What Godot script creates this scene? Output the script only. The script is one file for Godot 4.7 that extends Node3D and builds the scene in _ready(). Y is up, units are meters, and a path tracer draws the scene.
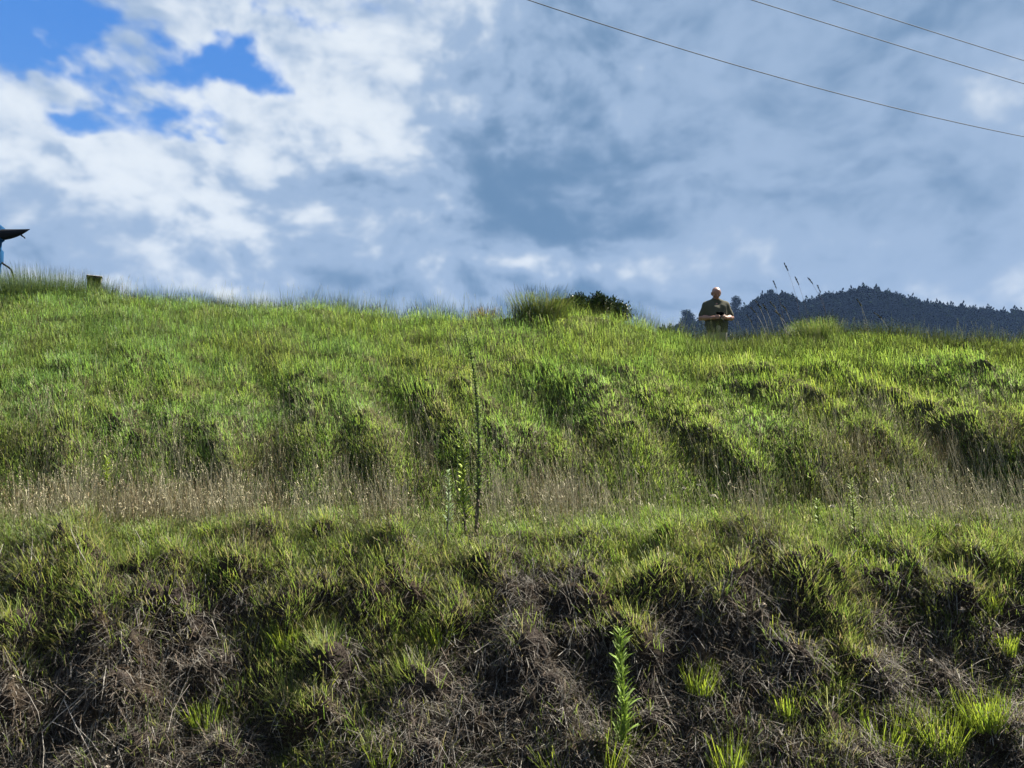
extends Node3D
# A grassy roadside bank under a cloudy sky. Metres, y up, the camera looks along -z from the road shoulder.

const PITCH := 6.0
const FOV := 53.0
const EYE := Vector3(0, 1.7, 0)
var focal := 384.0 / tan(deg_to_rad(FOV / 2.0))
var rng := RandomNumberGenerator.new()
var names := {}
var mats := {}

# ---------------------------------------------------------------- helpers
func ray(x: float, y: float) -> Vector3:
	var v := Vector3((x - 512.0) / focal, -(y - 384.0) / focal, -1.0)
	return v.rotated(Vector3.RIGHT, deg_to_rad(PITCH))

func at(x: float, y: float, depth: float) -> Vector3:
	var v := ray(x, y)
	return EYE + v * (depth / -v.z)

func to_pixel(p: Vector3) -> Vector2:
	var q := (p - EYE).rotated(Vector3.RIGHT, -deg_to_rad(PITCH))
	return Vector2(512.0 + focal * q.x / -q.z, 384.0 - focal * q.y / -q.z)

func noise(sd: int, freq: float, octaves := 3, kind := FastNoiseLite.TYPE_SIMPLEX_SMOOTH) -> FastNoiseLite:
	var n := FastNoiseLite.new()
	n.seed = sd
	n.frequency = freq
	n.noise_type = kind
	n.fractal_octaves = octaves
	n.fractal_type = FastNoiseLite.FRACTAL_FBM if octaves > 1 else FastNoiseLite.FRACTAL_NONE
	return n

func numbered(called: String) -> String:
	names[called] = names.get(called, -1) + 1
	return called if names[called] == 0 else "%s_%03d" % [called, names[called]]

func tag(o: Node, label: String, category := "", group := "", kind := "") -> Node:
	o.set_meta("label", label)
	if category: o.set_meta("category", category)
	if group: o.set_meta("group", group)
	if kind: o.set_meta("kind", kind)
	return o

func thing(called: String, label: String, category: String, where := Vector3.ZERO, group := "") -> Node3D:
	var o := Node3D.new()
	o.name = numbered(called)
	add_child(o)
	o.position = where
	tag(o, label, category, group)
	return o

func part(called: String, mesh: Mesh, m: Material, parent: Node, where := Vector3.ZERO) -> MeshInstance3D:
	var o := MeshInstance3D.new()
	o.name = numbered(called) if parent == self else called
	o.mesh = mesh
	o.material_override = m
	o.position = where
	parent.add_child(o, true)
	return o

func rnd(a: float, b: float) -> float:
	return rng.randf_range(a, b)

func mat(called: String, color: Color, rough := 0.8, spec := 0.5) -> StandardMaterial3D:
	var m := StandardMaterial3D.new()
	m.resource_name = called
	m.albedo_color = color.linear_to_srgb()
	m.roughness = rough
	m.metallic_specular = spec
	mats[called] = m
	return m

# mesh buffers: vertices, normals, linear colours
class Buf:
	var v := PackedVector3Array()
	var n := PackedVector3Array()
	var c := PackedColorArray()
	var i := PackedInt32Array()
	func mesh() -> ArrayMesh:
		var a := []
		a.resize(Mesh.ARRAY_MAX)
		a[Mesh.ARRAY_VERTEX] = v
		a[Mesh.ARRAY_NORMAL] = n
		a[Mesh.ARRAY_COLOR] = c
		a[Mesh.ARRAY_INDEX] = i
		var m := ArrayMesh.new()
		m.add_surface_from_arrays(Mesh.PRIMITIVE_TRIANGLES, a)
		return m
	# a tapered, bending strip: a grass blade or a narrow leaf; belly 0 tapers from the base, 1 is widest in the middle
	func blade(p: Vector3, dir: Vector3, length: float, width: float, droop: float, col: Color, segs := 3, belly := 0.0, sidehint := Vector3.ZERO) -> void:
		var side := dir.cross(Vector3.UP if absf(dir.y) < 0.95 else Vector3.RIGHT).normalized() if sidehint == Vector3.ZERO else sidehint
		var d := dir.normalized()
		var q := p
		var s0 := v.size()
		for k in segs + 1:
			var t := float(k) / segs
			var w := width * (lerpf(1.0 - 0.75 * t * t, 4.0 * t * (1.0 - t) * 0.9 + 0.12, belly))
			var nn := side.cross(d).normalized()
			if k == segs:
				v.append(q); n.append(nn); c.append(col)
			else:
				v.append(q - side * w * 0.5); v.append(q + side * w * 0.5)
				n.append((nn - side * 0.35).normalized()); n.append((nn + side * 0.35).normalized())
				c.append(col); c.append(col)
			q += d * length / segs
			d = (d + Vector3(0, -droop * (0.4 + t), 0)).normalized()
		for k in segs:
			var b := s0 + 2 * k
			if k == segs - 1:
				i.append_array([b, b + 1, b + 2])
			else:
				i.append_array([b, b + 2, b + 1, b + 1, b + 2, b + 3])
	# a round tube through points with radii
	func tube(pts: Array, radii: Array, col: Color, sides := 5) -> void:
		var s0 := v.size()
		for k in pts.size():
			var d: Vector3 = (pts[mini(k + 1, pts.size() - 1)] - pts[maxi(k - 1, 0)]).normalized()
			var a := d.cross(Vector3.UP if absf(d.y) < 0.9 else Vector3.RIGHT).normalized()
			var b := d.cross(a)
			for j in sides:
				var o := a * cos(TAU * j / sides) + b * sin(TAU * j / sides)
				v.append(pts[k] + o * float(radii[k])); n.append(o); c.append(col)
		for k in pts.size() - 1:
			for j in sides:
				var p := s0 + k * sides + j
				var q := s0 + k * sides + (j + 1) % sides
				i.append_array([p, p + sides, q, q, p + sides, q + sides])
		for e in [0, pts.size() - 1]:
			var m0 := v.size()
			var d2: Vector3 = (pts[e] - pts[1 if e == 0 else e - 1]).normalized()
			v.append(pts[e] + d2 * float(radii[e]) * 0.4); n.append(d2); c.append(col)
			for j in sides:
				i.append_array([m0, s0 + e * sides + j, s0 + e * sides + (j + 1) % sides])
	# a bevelled box
	func box(centre: Vector3, size: Vector3, bevel: float, col: Color, turn := Basis.IDENTITY) -> void:
		var h := size * 0.5
		for ax in 3:
			for sg in [-1.0, 1.0]:
				var nn := Vector3.ZERO; nn[ax] = sg
				var u := Vector3.ZERO; u[(ax + 1) % 3] = 1.0
				var w := Vector3.ZERO; w[(ax + 2) % 3] = 1.0
				var s0 := v.size()
				for e in [[-1, -1], [1, -1], [1, 1], [-1, 1]]:
					var p: Vector3 = nn * h[ax] + u * (h[(ax + 1) % 3] - bevel) * e[0] + w * (h[(ax + 2) % 3] - bevel) * e[1]
					v.append(centre + turn * p); n.append(turn * nn); c.append(col)
				i.append_array([s0, s0 + 1, s0 + 2, s0, s0 + 2, s0 + 3])
		var b := bevel
		for ax in 3:
			for s1 in [-1.0, 1.0]:
				for s2 in [-1.0, 1.0]:
					var x1 := (ax + 1) % 3
					var x2 := (ax + 2) % 3
					var nn2 := Vector3.ZERO; nn2[x1] = s1; nn2[x2] = s2; nn2 = nn2.normalized()
					var s3 := v.size()
					for e2 in [[-1.0, 0], [1.0, 0], [1.0, 1], [-1.0, 1]]:
						var p2 := Vector3.ZERO
						p2[ax] = (h[ax] - b) * e2[0]
						p2[x1] = s1 * (h[x1] if e2[1] == 0 else h[x1] - b)
						p2[x2] = s2 * (h[x2] - b if e2[1] == 0 else h[x2])
						v.append(centre + turn * p2); n.append(turn * nn2); c.append(col)
					i.append_array([s3, s3 + 1, s3 + 2, s3, s3 + 2, s3 + 3])

# ---------------------------------------------------------------- sky
var n_cov: FastNoiseLite
var n_det: FastNoiseLite
var n_bri: FastNoiseLite
var n_warp: FastNoiseLite
var n_fine: FastNoiseLite
var n_puff: FastNoiseLite
const SUNWARD := Vector3(0.014, 0.022, -0.006)
var masses := []     # clouds and gaps: [direction, 1/size^2 across, 1/size^2 up, cover, brightness]

func mass(x: float, y: float, rx: float, ry: float, cover: float, bright: float) -> void:
	var d := ray(x, y).normalized()
	masses.append([atan2(d.x, -d.z), asin(d.y), 1.0 / pow(rx / focal, 2.0), 1.0 / pow(ry / focal, 2.0), cover, bright])

func sky_color(az: float, el: float) -> Color:
	var e := maxf(el, 0.0)
	var d := Vector3(sin(az) * cos(e), sin(e) * 1.5, -cos(az) * cos(e))
	var w := Vector3(n_warp.get_noise_3dv(d), n_warp.get_noise_3dv(d + Vector3(9, 3, 1)), n_warp.get_noise_3dv(d + Vector3(2, 7, 5)))
	var q := d + w * 0.06
	var det0 := n_fine.get_noise_3dv(d * 0.5)
	var cover := n_cov.get_noise_3dv(q) * 0.9 + 0.42
	var bright := n_bri.get_noise_3dv(q) * 0.55 + 0.46
	var waz := az + w.x * 0.07 + det0 * 0.05
	var wel := el + w.y * 0.05 - det0 * 0.03
	if absf(az) < 1.1 and el < 0.9:
		for m in masses:
			var da: float = waz - m[0]
			var r: float = da * da * m[2]
			if r > 5.0: continue
			var de: float = wel - m[1]
			r += de * de * m[3]
			if r < 5.0:
				var g := exp(-r)
				cover += m[4] * g
				bright += m[5] * g
	var q2 := d + w * 0.02
	var det := n_det.get_noise_3dv(q)
	var puff := -n_puff.get_noise_3dv(q2)
	var fine := n_fine.get_noise_3dv(q2)
	# puffs are brighter on the side that faces the sun, up and to the right
	var lit := det * 0.6 + puff * 0.5 - 0.6 * n_det.get_noise_3dv(q + SUNWARD) + 0.5 * n_puff.get_noise_3dv(q2 + SUNWARD)
	det = det * 0.75 + (puff - 0.25) * 0.55
	var crisp := 1.0 - 0.5 * smoothstep(0.02, 0.3, az) * (1.0 - smoothstep(0.7, 1.1, az))
	cover += det * 0.7 + fine * 0.6
	cover += 0.45 * (1.0 - smoothstep(0.12, 0.36, e))
	var edge := smoothstep(-0.22, 0.42, cover)
	# rims of thin cloud are bright, the thick middle is grey
	bright += det * 0.22 + fine * 0.24 * crisp + clampf(lit, -0.5, 0.5) * 1.5 * crisp + 0.20 * (1.0 - smoothstep(0.1, 0.75, cover))
	bright = 0.06 + 0.55 * log(1.0 + exp((bright - 0.06) / 0.55 * 3.0)) / 3.0
	bright = bright if bright < 0.8 else 0.8 + 0.4 * (1.0 - exp(-(bright - 0.8) / 0.4))
	var dark := Color(0.128, 0.245, 0.415)
	var mid := Color(0.345, 0.472, 0.665)
	var white := Color(0.79, 0.86, 0.93)
	var cl := dark.lerp(mid, smoothstep(0.0, 0.5, bright)) if bright < 0.5 else mid.lerp(white, smoothstep(0.5, 1.1, bright))
	var blue := Color(0.19, 0.42, 0.83).lerp(Color(0.07, 0.255, 0.73), smoothstep(0.05, 0.62, e))
	return blue.lerp(cl, edge)

func make_sky() -> ImageTexture:
	n_cov = noise(11, 1.3, 4)
	n_bri = noise(29, 1.25, 3)
	n_det = noise(37, 4.6, 6)
	n_fine = noise(53, 17.0, 5)
	n_warp = noise(61, 2.6, 3)
	n_puff = noise(67, 6.5, 5, FastNoiseLite.TYPE_CELLULAR)
	n_puff.fractal_gain = 0.62
	n_puff.cellular_jitter = 1.0
	n_puff.cellular_return_type = FastNoiseLite.RETURN_DISTANCE
	# gaps of blue, upper left
	mass(15, 28, 85, 45, -1.05, 0.0)
	mass(-90, 30, 80, 50, -0.4, 0.0)
	mass(225, 58, 70, 16, -0.75, 0.0)
	mass(165, 115, 30, 26, -0.75, 0.0)
	mass(300, 110, 50, 40, 0.4, 0.0)
	mass(95, 158, 30, 16, -0.75, 0.0)
	# white cloud
	mass(190, 8, 70, 20, 0.35, 0.25)
	mass(50, 130, 75, 50, 0.05, 0.30)
	mass(330, 60, 90, 60, 0.45, 0.16)
	mass(405, 60, 50, 70, 0.3, 0.16)
	mass(400, 150, 60, 50, 0.4, 0.06)
	mass(130, 225, 110, 40, 0.5, 0.14)
	mass(240, 150, 70, 30, 0.3, 0.14)
	mass(140, 272, 60, 20, 0.3, 0.30)
	mass(425, 205, 40, 24, 0.3, 0.24)
	mass(545, 270, 80, 16, 0.4, 0.45)
	mass(615, 50, 45, 55, 0.3, 0.20)
	mass(985, 100, 55, 28, 0.3, 0.34)
	mass(1010, 278, 60, 16, 0.3, 0.32)
	mass(690, 240, 100, 45, 0.5, 0.10)
	mass(900, 255, 110, 24, 0.3, 0.06)
	# grey undersides
	mass(530, 180, 100, 90, 0.8, -0.75)
	mass(850, 120, 200, 120, 0.4, -0.2)
	mass(780, 40, 110, 50, 0.3, 0.24)
	mass(490, 95, 55, 60, 0.5, -0.08)
	mass(640, 170, 70, 60, 0.6, -0.16)
	mass(770, 110, 150, 80, 0.6, -0.08)
	mass(930, 190, 120, 40, 0.6, -0.14)
	mass(50, 262, 60, 24, 0.4, -0.24)
	mass(300, 185, 110, 30, 0.5, -0.30)
	mass(400, 282, 120, 20, 0.6, -0.20)
	mass(690, 300, 200, 20, 0.6, -0.20)
	mass(560, 305, 150, 22, 0.7, -0.36)
	mass(880, 20, 140, 40, 0.5, -0.06)
	var w := 4096
	var h := 2048
	var img := Image.create(768, 384, false, Image.FORMAT_RGBF)
	for y in 384:
		var el := PI * (0.5 - (y + 0.5) / 384.0)
		if el < -0.05:
			break
		for x in 768:
			img.set_pixel((x + 384) % 768, y, sky_color(TAU * ((x + 0.5) / 768.0 - 0.5), el))
	for y in range(198, 384):
		for x in 768:
			img.set_pixel(x, y, Color(0.10, 0.12, 0.07))
	img.resize(w, h, Image.INTERPOLATE_CUBIC)
	for y in range(560, 1030):
		var el := PI * (0.5 - (y + 0.5) / float(h))
		for x in range(1560, 2536):
			img.set_pixel((x + w / 2) % w, y, sky_color(TAU * ((x + 0.5) / float(w) - 0.5), el))
	return ImageTexture.create_from_image(img)

# ---------------------------------------------------------------- terrain
const STEPS := [[-60.0, 0.0], [0.0, 0.0], [2.2, -0.04], [3.3, -0.28], [3.9, -0.30], [4.25, -0.20], [4.6, 0.02], [4.9, 0.25], [5.18, 0.52], [5.42, 0.80], [5.68, 0.96], [6.2, 1.07], [7.0, 1.2], [7.6, 1.3], [7.95, 1.58], [8.35, 1.98], [8.9, 2.3], [10.0, 2.88], [11.0, 3.34], [12.0, 3.78], [13.0, 4.12], [13.9, 4.18], [15.0, 3.66], [18.0, 3.15], [25.0, 2.2], [60.0, -2.0], [200.0, -10.0], [1600.0, -30.0]]
const X0 := -12.0
const DX := 0.06
const NX := 401
const D0 := 3.4
const DD := 0.05
const ND := 301
var gp := PackedVector3Array()
var gn := PackedVector3Array()
var n_shift := noise(5, 0.32, 2)
var n_ribs := noise(71, 1.0, 2)
var n_lump := noise(83, 2.3, 2)
var n_small := noise(97, 7.0, 2)
var n_zone := noise(103, 0.9, 3)
var n_tone := noise(113, 0.45, 3)

func step_height(d: float) -> float:
	for k in range(1, STEPS.size()):
		if d <= STEPS[k][0] or k == STEPS.size() - 1:
			var a: Array = STEPS[k - 1]
			var b: Array = STEPS[k]
			var t: float = clampf((d - a[0]) / (b[0] - a[0]), 0.0, 1.0)
			if d < 3.0 or d > 30.0:
				return lerpf(a[1], b[1], t)
			var p: Array = STEPS[maxi(k - 2, 0)]
			var q: Array = STEPS[mini(k + 1, STEPS.size() - 1)]
			return cubic_interpolate_in_time(a[1], b[1], p[1], q[1], t, b[0] - a[0], p[0] - a[0], q[0] - a[0])
	return 0.0

func base_point(x: float, d: float) -> Vector3:
	# the lip of the lower bank and the foot of the upper one wander along x
	var lower := smoothstep(4.0, 4.9, d) * (1.0 - smoothstep(6.6, 7.8, d))
	var upper := smoothstep(6.8, 7.8, d) * (1.0 - smoothstep(9.5, 12.5, d))
	var sh := n_shift.get_noise_2d(x, 0.0) * 0.42 * lower + n_shift.get_noise_2d(x, 50.0) * 0.55 * upper
	sh += lower * 0.22 * exp(-pow((x - 0.9) / 0.9, 2.0)) - lower * 0.16 * exp(-pow((x + 1.0) / 0.7, 2.0))
	sh += upper * 0.35 * smoothstep(1.5, 4.5, x)
	var h := step_height(d + sh)
	h -= 0.047 * clampf(x, -12.0, 12.0) * smoothstep(8.0, 13.0, d) * (1.0 - smoothstep(20.0, 60.0, d))
	h -= 0.10 * smoothstep(1.6, 3.0, x) * smoothstep(9.0, 12.5, d) * (1.0 - smoothstep(14.0, 15.0, d))
	h -= 0.12 * exp(-pow((x - 3.5) / 1.2, 2.0)) * smoothstep(9.0, 12.5, d) * (1.0 - smoothstep(14.0, 15.0, d))
	h += 0.26 * exp(-pow((x - 1.0) / 0.8, 2.0) - pow((d - 13.3) / 0.8, 2.0))
	h += 0.10 * exp(-pow((x + 8.0) / 1.6, 2.0) - pow((d - 13.0) / 1.0, 2.0))
	h += n_shift.get_noise_2d(x * 1.3, 90.0) * 0.14 * smoothstep(10.0, 13.0, d) * (1.0 - smoothstep(16.0, 25.0, d))
	return Vector3(x, h, -d)

func bulge(p: Vector3, d: float) -> float:
	# ribs run down the upper bank towards the right, as do the gullies on the lower one
	var r := Vector3(p.x * 1.15 - p.z * 0.62, p.y * 0.3, p.z * 0.22)
	var steep := smoothstep(7.5, 8.1, d) * (1.0 - smoothstep(9.4, 11.0, d))
	var bank := smoothstep(4.2, 4.7, d) * (1.0 - smoothstep(5.8, 6.6, d))
	var a := 0.05 + 0.17 * steep + 0.16 * bank
	var o := n_ribs.get_noise_3dv(r * 1.15) * a
	o += absf(n_lump.get_noise_3dv(p * Vector3(0.8, 0.9, 0.9))) * (0.02 + 0.13 * steep + 0.30 * bank)
	o += n_small.get_noise_3dv(p) * (0.015 + 0.05 * (steep + bank))
	return o

func ground_point(x: float, d: float) -> Vector3:
	var p := base_point(x, d)
	if absf(x) > 14.0 or d < 3.0 or d > 22.0:
		return p
	var q := base_point(x, d + 0.08) - base_point(x, d - 0.08)
	var nn := Vector3(0, -q.z, q.y).normalized()
	return p + nn * bulge(p, d) * smoothstep(3.0, 4.2, d) * (1.0 - smoothstep(18.0, 22.0, d)) * (1.0 - smoothstep(12.0, 14.0, absf(x)))

func build_ground() -> void:
	var xs := PackedFloat32Array([-1600, -800, -400, -200, -100, -60, -40, -30, -24, -20, -17, -15, -13.5, -12.6])
	for k in NX: xs.append(X0 + DX * k)
	xs.append_array(PackedFloat32Array([12.6, 13.5, 15, 17, 20, 24, 30, 40, 60, 100, 200, 400, 800, 1600]))
	var ds := PackedFloat32Array([-60, -20, -6, 0, 1.5, 2.4, 3.0])
	for k in ND: ds.append(D0 + DD * k)
	ds.append_array(PackedFloat32Array([18.8, 20, 21, 22, 24, 27, 31, 37, 45, 60, 90, 140, 220, 400, 800, 1600]))
	var nx := xs.size()
	var nd := ds.size()
	var b := Buf.new()
	b.v.resize(nx * nd); b.n.resize(nx * nd); b.c.resize(nx * nd)
	for i in nx:
		for j in nd:
			b.v[i * nd + j] = ground_point(xs[i], ds[j])
	var soil := Color(0.044, 0.038, 0.032)
	var loam := Color(0.070, 0.053, 0.038)
	var turf := Color(0.10, 0.10, 0.045)
	for i in nx:
		for j in nd:
			var k := i * nd + j
			var u := b.v[mini(i + 1, nx - 1) * nd + j] - b.v[maxi(i - 1, 0) * nd + j]
			var w := b.v[i * nd + mini(j + 1, nd - 1)] - b.v[i * nd + maxi(j - 1, 0)]
			b.n[k] = u.cross(w).normalized()
			var p := b.v[k]
			var patch := n_zone.get_noise_3dv(p * 2.0)
			b.c[k] = soil.lerp(loam, smoothstep(-0.2, 0.4, patch)).lerp(turf, smoothstep(6.4, 8.6, ds[j] + patch))
	for i in nx - 1:
		for j in nd - 1:
			var k := i * nd + j
			b.i.append_array([k, k + 1, k + nd, k + nd, k + 1, k + nd + 1])
	gp.resize(NX * ND); gn.resize(NX * ND)
	for i in NX:
		for j in ND:
			gp[i * ND + j] = b.v[(i + 14) * nd + j + 7]
			gn[i * ND + j] = b.n[(i + 14) * nd + j + 7]
	var m := mat("soil", Color(1, 1, 1), 0.95, 0.2)
	m.vertex_color_use_as_albedo = true
	m.uv1_triplanar = true
	m.uv1_world_triplanar = true
	m.uv1_scale = Vector3(0.8, 0.8, 0.8)
	var nt := NoiseTexture2D.new()
	nt.width = 512; nt.height = 512; nt.seamless = true
	nt.noise = noise(7, 0.03, 6)
	var ramp := Gradient.new()
	ramp.set_color(0, Color(0.5, 0.5, 0.5)); ramp.set_color(1, Color(1, 1, 1))
	nt.color_ramp = ramp
	m.albedo_texture = nt
	var nb := NoiseTexture2D.new()
	nb.width = 512; nb.height = 512; nb.seamless = true; nb.as_normal_map = true; nb.bump_strength = 14.0
	nb.noise = noise(8, 0.05, 5)
	m.normal_enabled = true
	m.normal_texture = nb
	tag(part("ground", b.mesh(), m, self), "dark soil of the roadside bank rising to a flat top", "ground", "", "structure")

# point and normal of the bank at x and profile distance d
func surf(x: float, d: float) -> Array:
	var fi := clampf((x - X0) / DX, 0.0, NX - 1.01)
	var fj := clampf((d - D0) / DD, 0.0, ND - 1.01)
	var i := int(fi)
	var j := int(fj)
	var k := i * ND + j
	var p := gp[k].lerp(gp[k + ND], fi - i).lerp(gp[k + 1].lerp(gp[k + ND + 1], fi - i), fj - j)
	return [p, gn[k]]

var seen := {}
func index_seen() -> void:
	for i in NX:
		for j in ND:
			var p := gp[i * ND + j]
			var s := to_pixel(p)
			if s.x < -60 or s.x > 1084 or s.y < 200 or s.y > 840: continue
			var key := Vector2i(int(floor(s.x / 6.0)), int(floor(s.y / 6.0)))
			if not seen.has(key) or p.z > (seen[key] as Vector3).z:
				seen[key] = p

# the point of the bank that the pixel looks at
func on_bank(x: float, y: float) -> Vector3:
	var best := Vector3.ZERO
	var far := 1e9
	for r in range(0, 8):
		for a in range(-r, r + 1):
			for b in range(-r, r + 1):
				if maxi(absi(a), absi(b)) != r: continue
				var key := Vector2i(int(floor(x / 6.0)) + a, int(floor(y / 6.0)) + b)
				if seen.has(key):
					var e := to_pixel(seen[key]).distance_to(Vector2(x, y))
					if e < far:
						far = e; best = seen[key]
		if far < 1e8: break
	return best

# ---------------------------------------------------------------- grass
const GREENS := [Color(1, 1, 1), Color(1, 1, 1), Color(0.8, 0.92, 0.8), Color(1.2, 1.1, 0.9), Color(0.7, 0.82, 0.8), Color(1.3, 1.15, 1.0)]
const MIXED := [Color(1, 1, 1), Color(1, 1, 1), Color(0.8, 0.92, 0.8), Color(1.2, 1.1, 0.9), Color(0.7, 0.82, 0.8), Color(1.4, 1.1, 2.4), Color(1.2, 0.9, 1.9)]
const STRAWS := [Color(1, 1, 1), Color(0.55, 0.5, 0.48), Color(0.7, 0.62, 0.58), Color(1.4, 1.4, 1.4), Color(0.72, 0.58, 0.46)]

# blades that grow from one root, leaning with the wind to the left
func clump(b: Buf, p: Vector3, up: Vector3, count: int, lo: float, hi: float, spread: float, lean: float, width: float, droop: float, tint: Color, cols: Array, segs := 2) -> void:
	var ux := up.cross(Vector3.FORWARD).normalized()
	var uz := ux.cross(up)
	var wind := Vector3(rnd(-0.16, 0.06), 0, rnd(-0.1, 0.1))
	for k in count:
		var a := rng.randf() * TAU
		var out := ux * cos(a) + uz * sin(a)
		var dir := up + wind + out * (rng.randf() * lean) + Vector3(rng.randf() - 0.5, 0, rng.randf() - 0.5) * lean
		b.blade(p + out * (sqrt(rng.randf()) * spread) - up * 0.02, dir.normalized(), rnd(lo, hi), width * rnd(0.65, 1.25), droop * rnd(0.1, 1.4), tint * (cols[rng.randi() % cols.size()] as Color), segs)

# one dry flowering stalk
func stalk(b: Buf, p: Vector3, l: float, thick: float, col: Color, seeded: bool) -> void:
	var dir := Vector3(rnd(-0.3, 0.22), 1, rnd(-0.25, 0.25)).normalized()
	var bend := Vector3(rnd(-0.2, 0.14), 0, rnd(-0.2, 0.2)) * l
	var top := p + dir * l + bend
	b.tube([p, p + dir * l * 0.5 + bend * 0.2, top], [thick, thick * 0.8, thick * 0.5], col, 3)
	if seeded:
		for s in 6:
			b.blade(top - dir * 0.016 * s, (dir + Vector3(rnd(-0.8, 0.8), rnd(0.0, 0.6), rnd(-0.8, 0.8))).normalized(), rnd(0.012, 0.03), 0.005, 0.1, col, 2, 1.0)
	else:
		for s in 2:
			b.blade(p + dir * l * rnd(0.2, 0.8), Vector3(rnd(-1, 1), rnd(0.0, 0.9), rnd(-1, 1)).normalized(), rnd(0.04, 0.12), 0.004, 0.5, col, 2)

# dead straw that hangs and lies in all directions
func thatch(b: Buf, p: Vector3, nn: Vector3, count: int, spread: float, lo: float, hi: float, tint: Color) -> void:
	var down := (nn * nn.y - Vector3.UP)
	down = down.normalized() if p.y > -0.2 and nn.y < 0.97 else Vector3(rnd(-1, 1), 0, rnd(-1, 1)).normalized()
	var side := nn.cross(down).normalized()
	var comb := side * rnd(-0.7, 0.7) + down * rnd(0.0, 0.6)
	for k in count:
		var dir := comb + side * rnd(-0.9, 0.9) + down * rnd(-0.8, 0.9) + nn * rnd(-0.1, 0.8)
		b.blade(p + side * rnd(-spread, spread) + down * rnd(-spread, spread) + nn * rnd(-0.01, 0.05), dir.normalized(), rnd(lo, hi), rnd(0.0016, 0.004), rnd(0.1, 0.6), tint * (STRAWS[rng.randi() % 5] as Color), 3)

func grow(called: String, label: String, b: Buf, m: Material) -> void:
	tag(part(called, b.mesh(), m, self), label, "grass", "", "stuff")

func leaf_mat(called: String, through: float, rough := 0.5) -> StandardMaterial3D:
	var m := mat(called, Color(1, 1, 1), rough, 0.4)
	m.vertex_color_use_as_albedo = true
	m.cull_mode = BaseMaterial3D.CULL_DISABLED
	if through > 0.0:
		m.backlight_enabled = true
		m.backlight = Color(through, through, through * 0.8)
	return m

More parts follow.
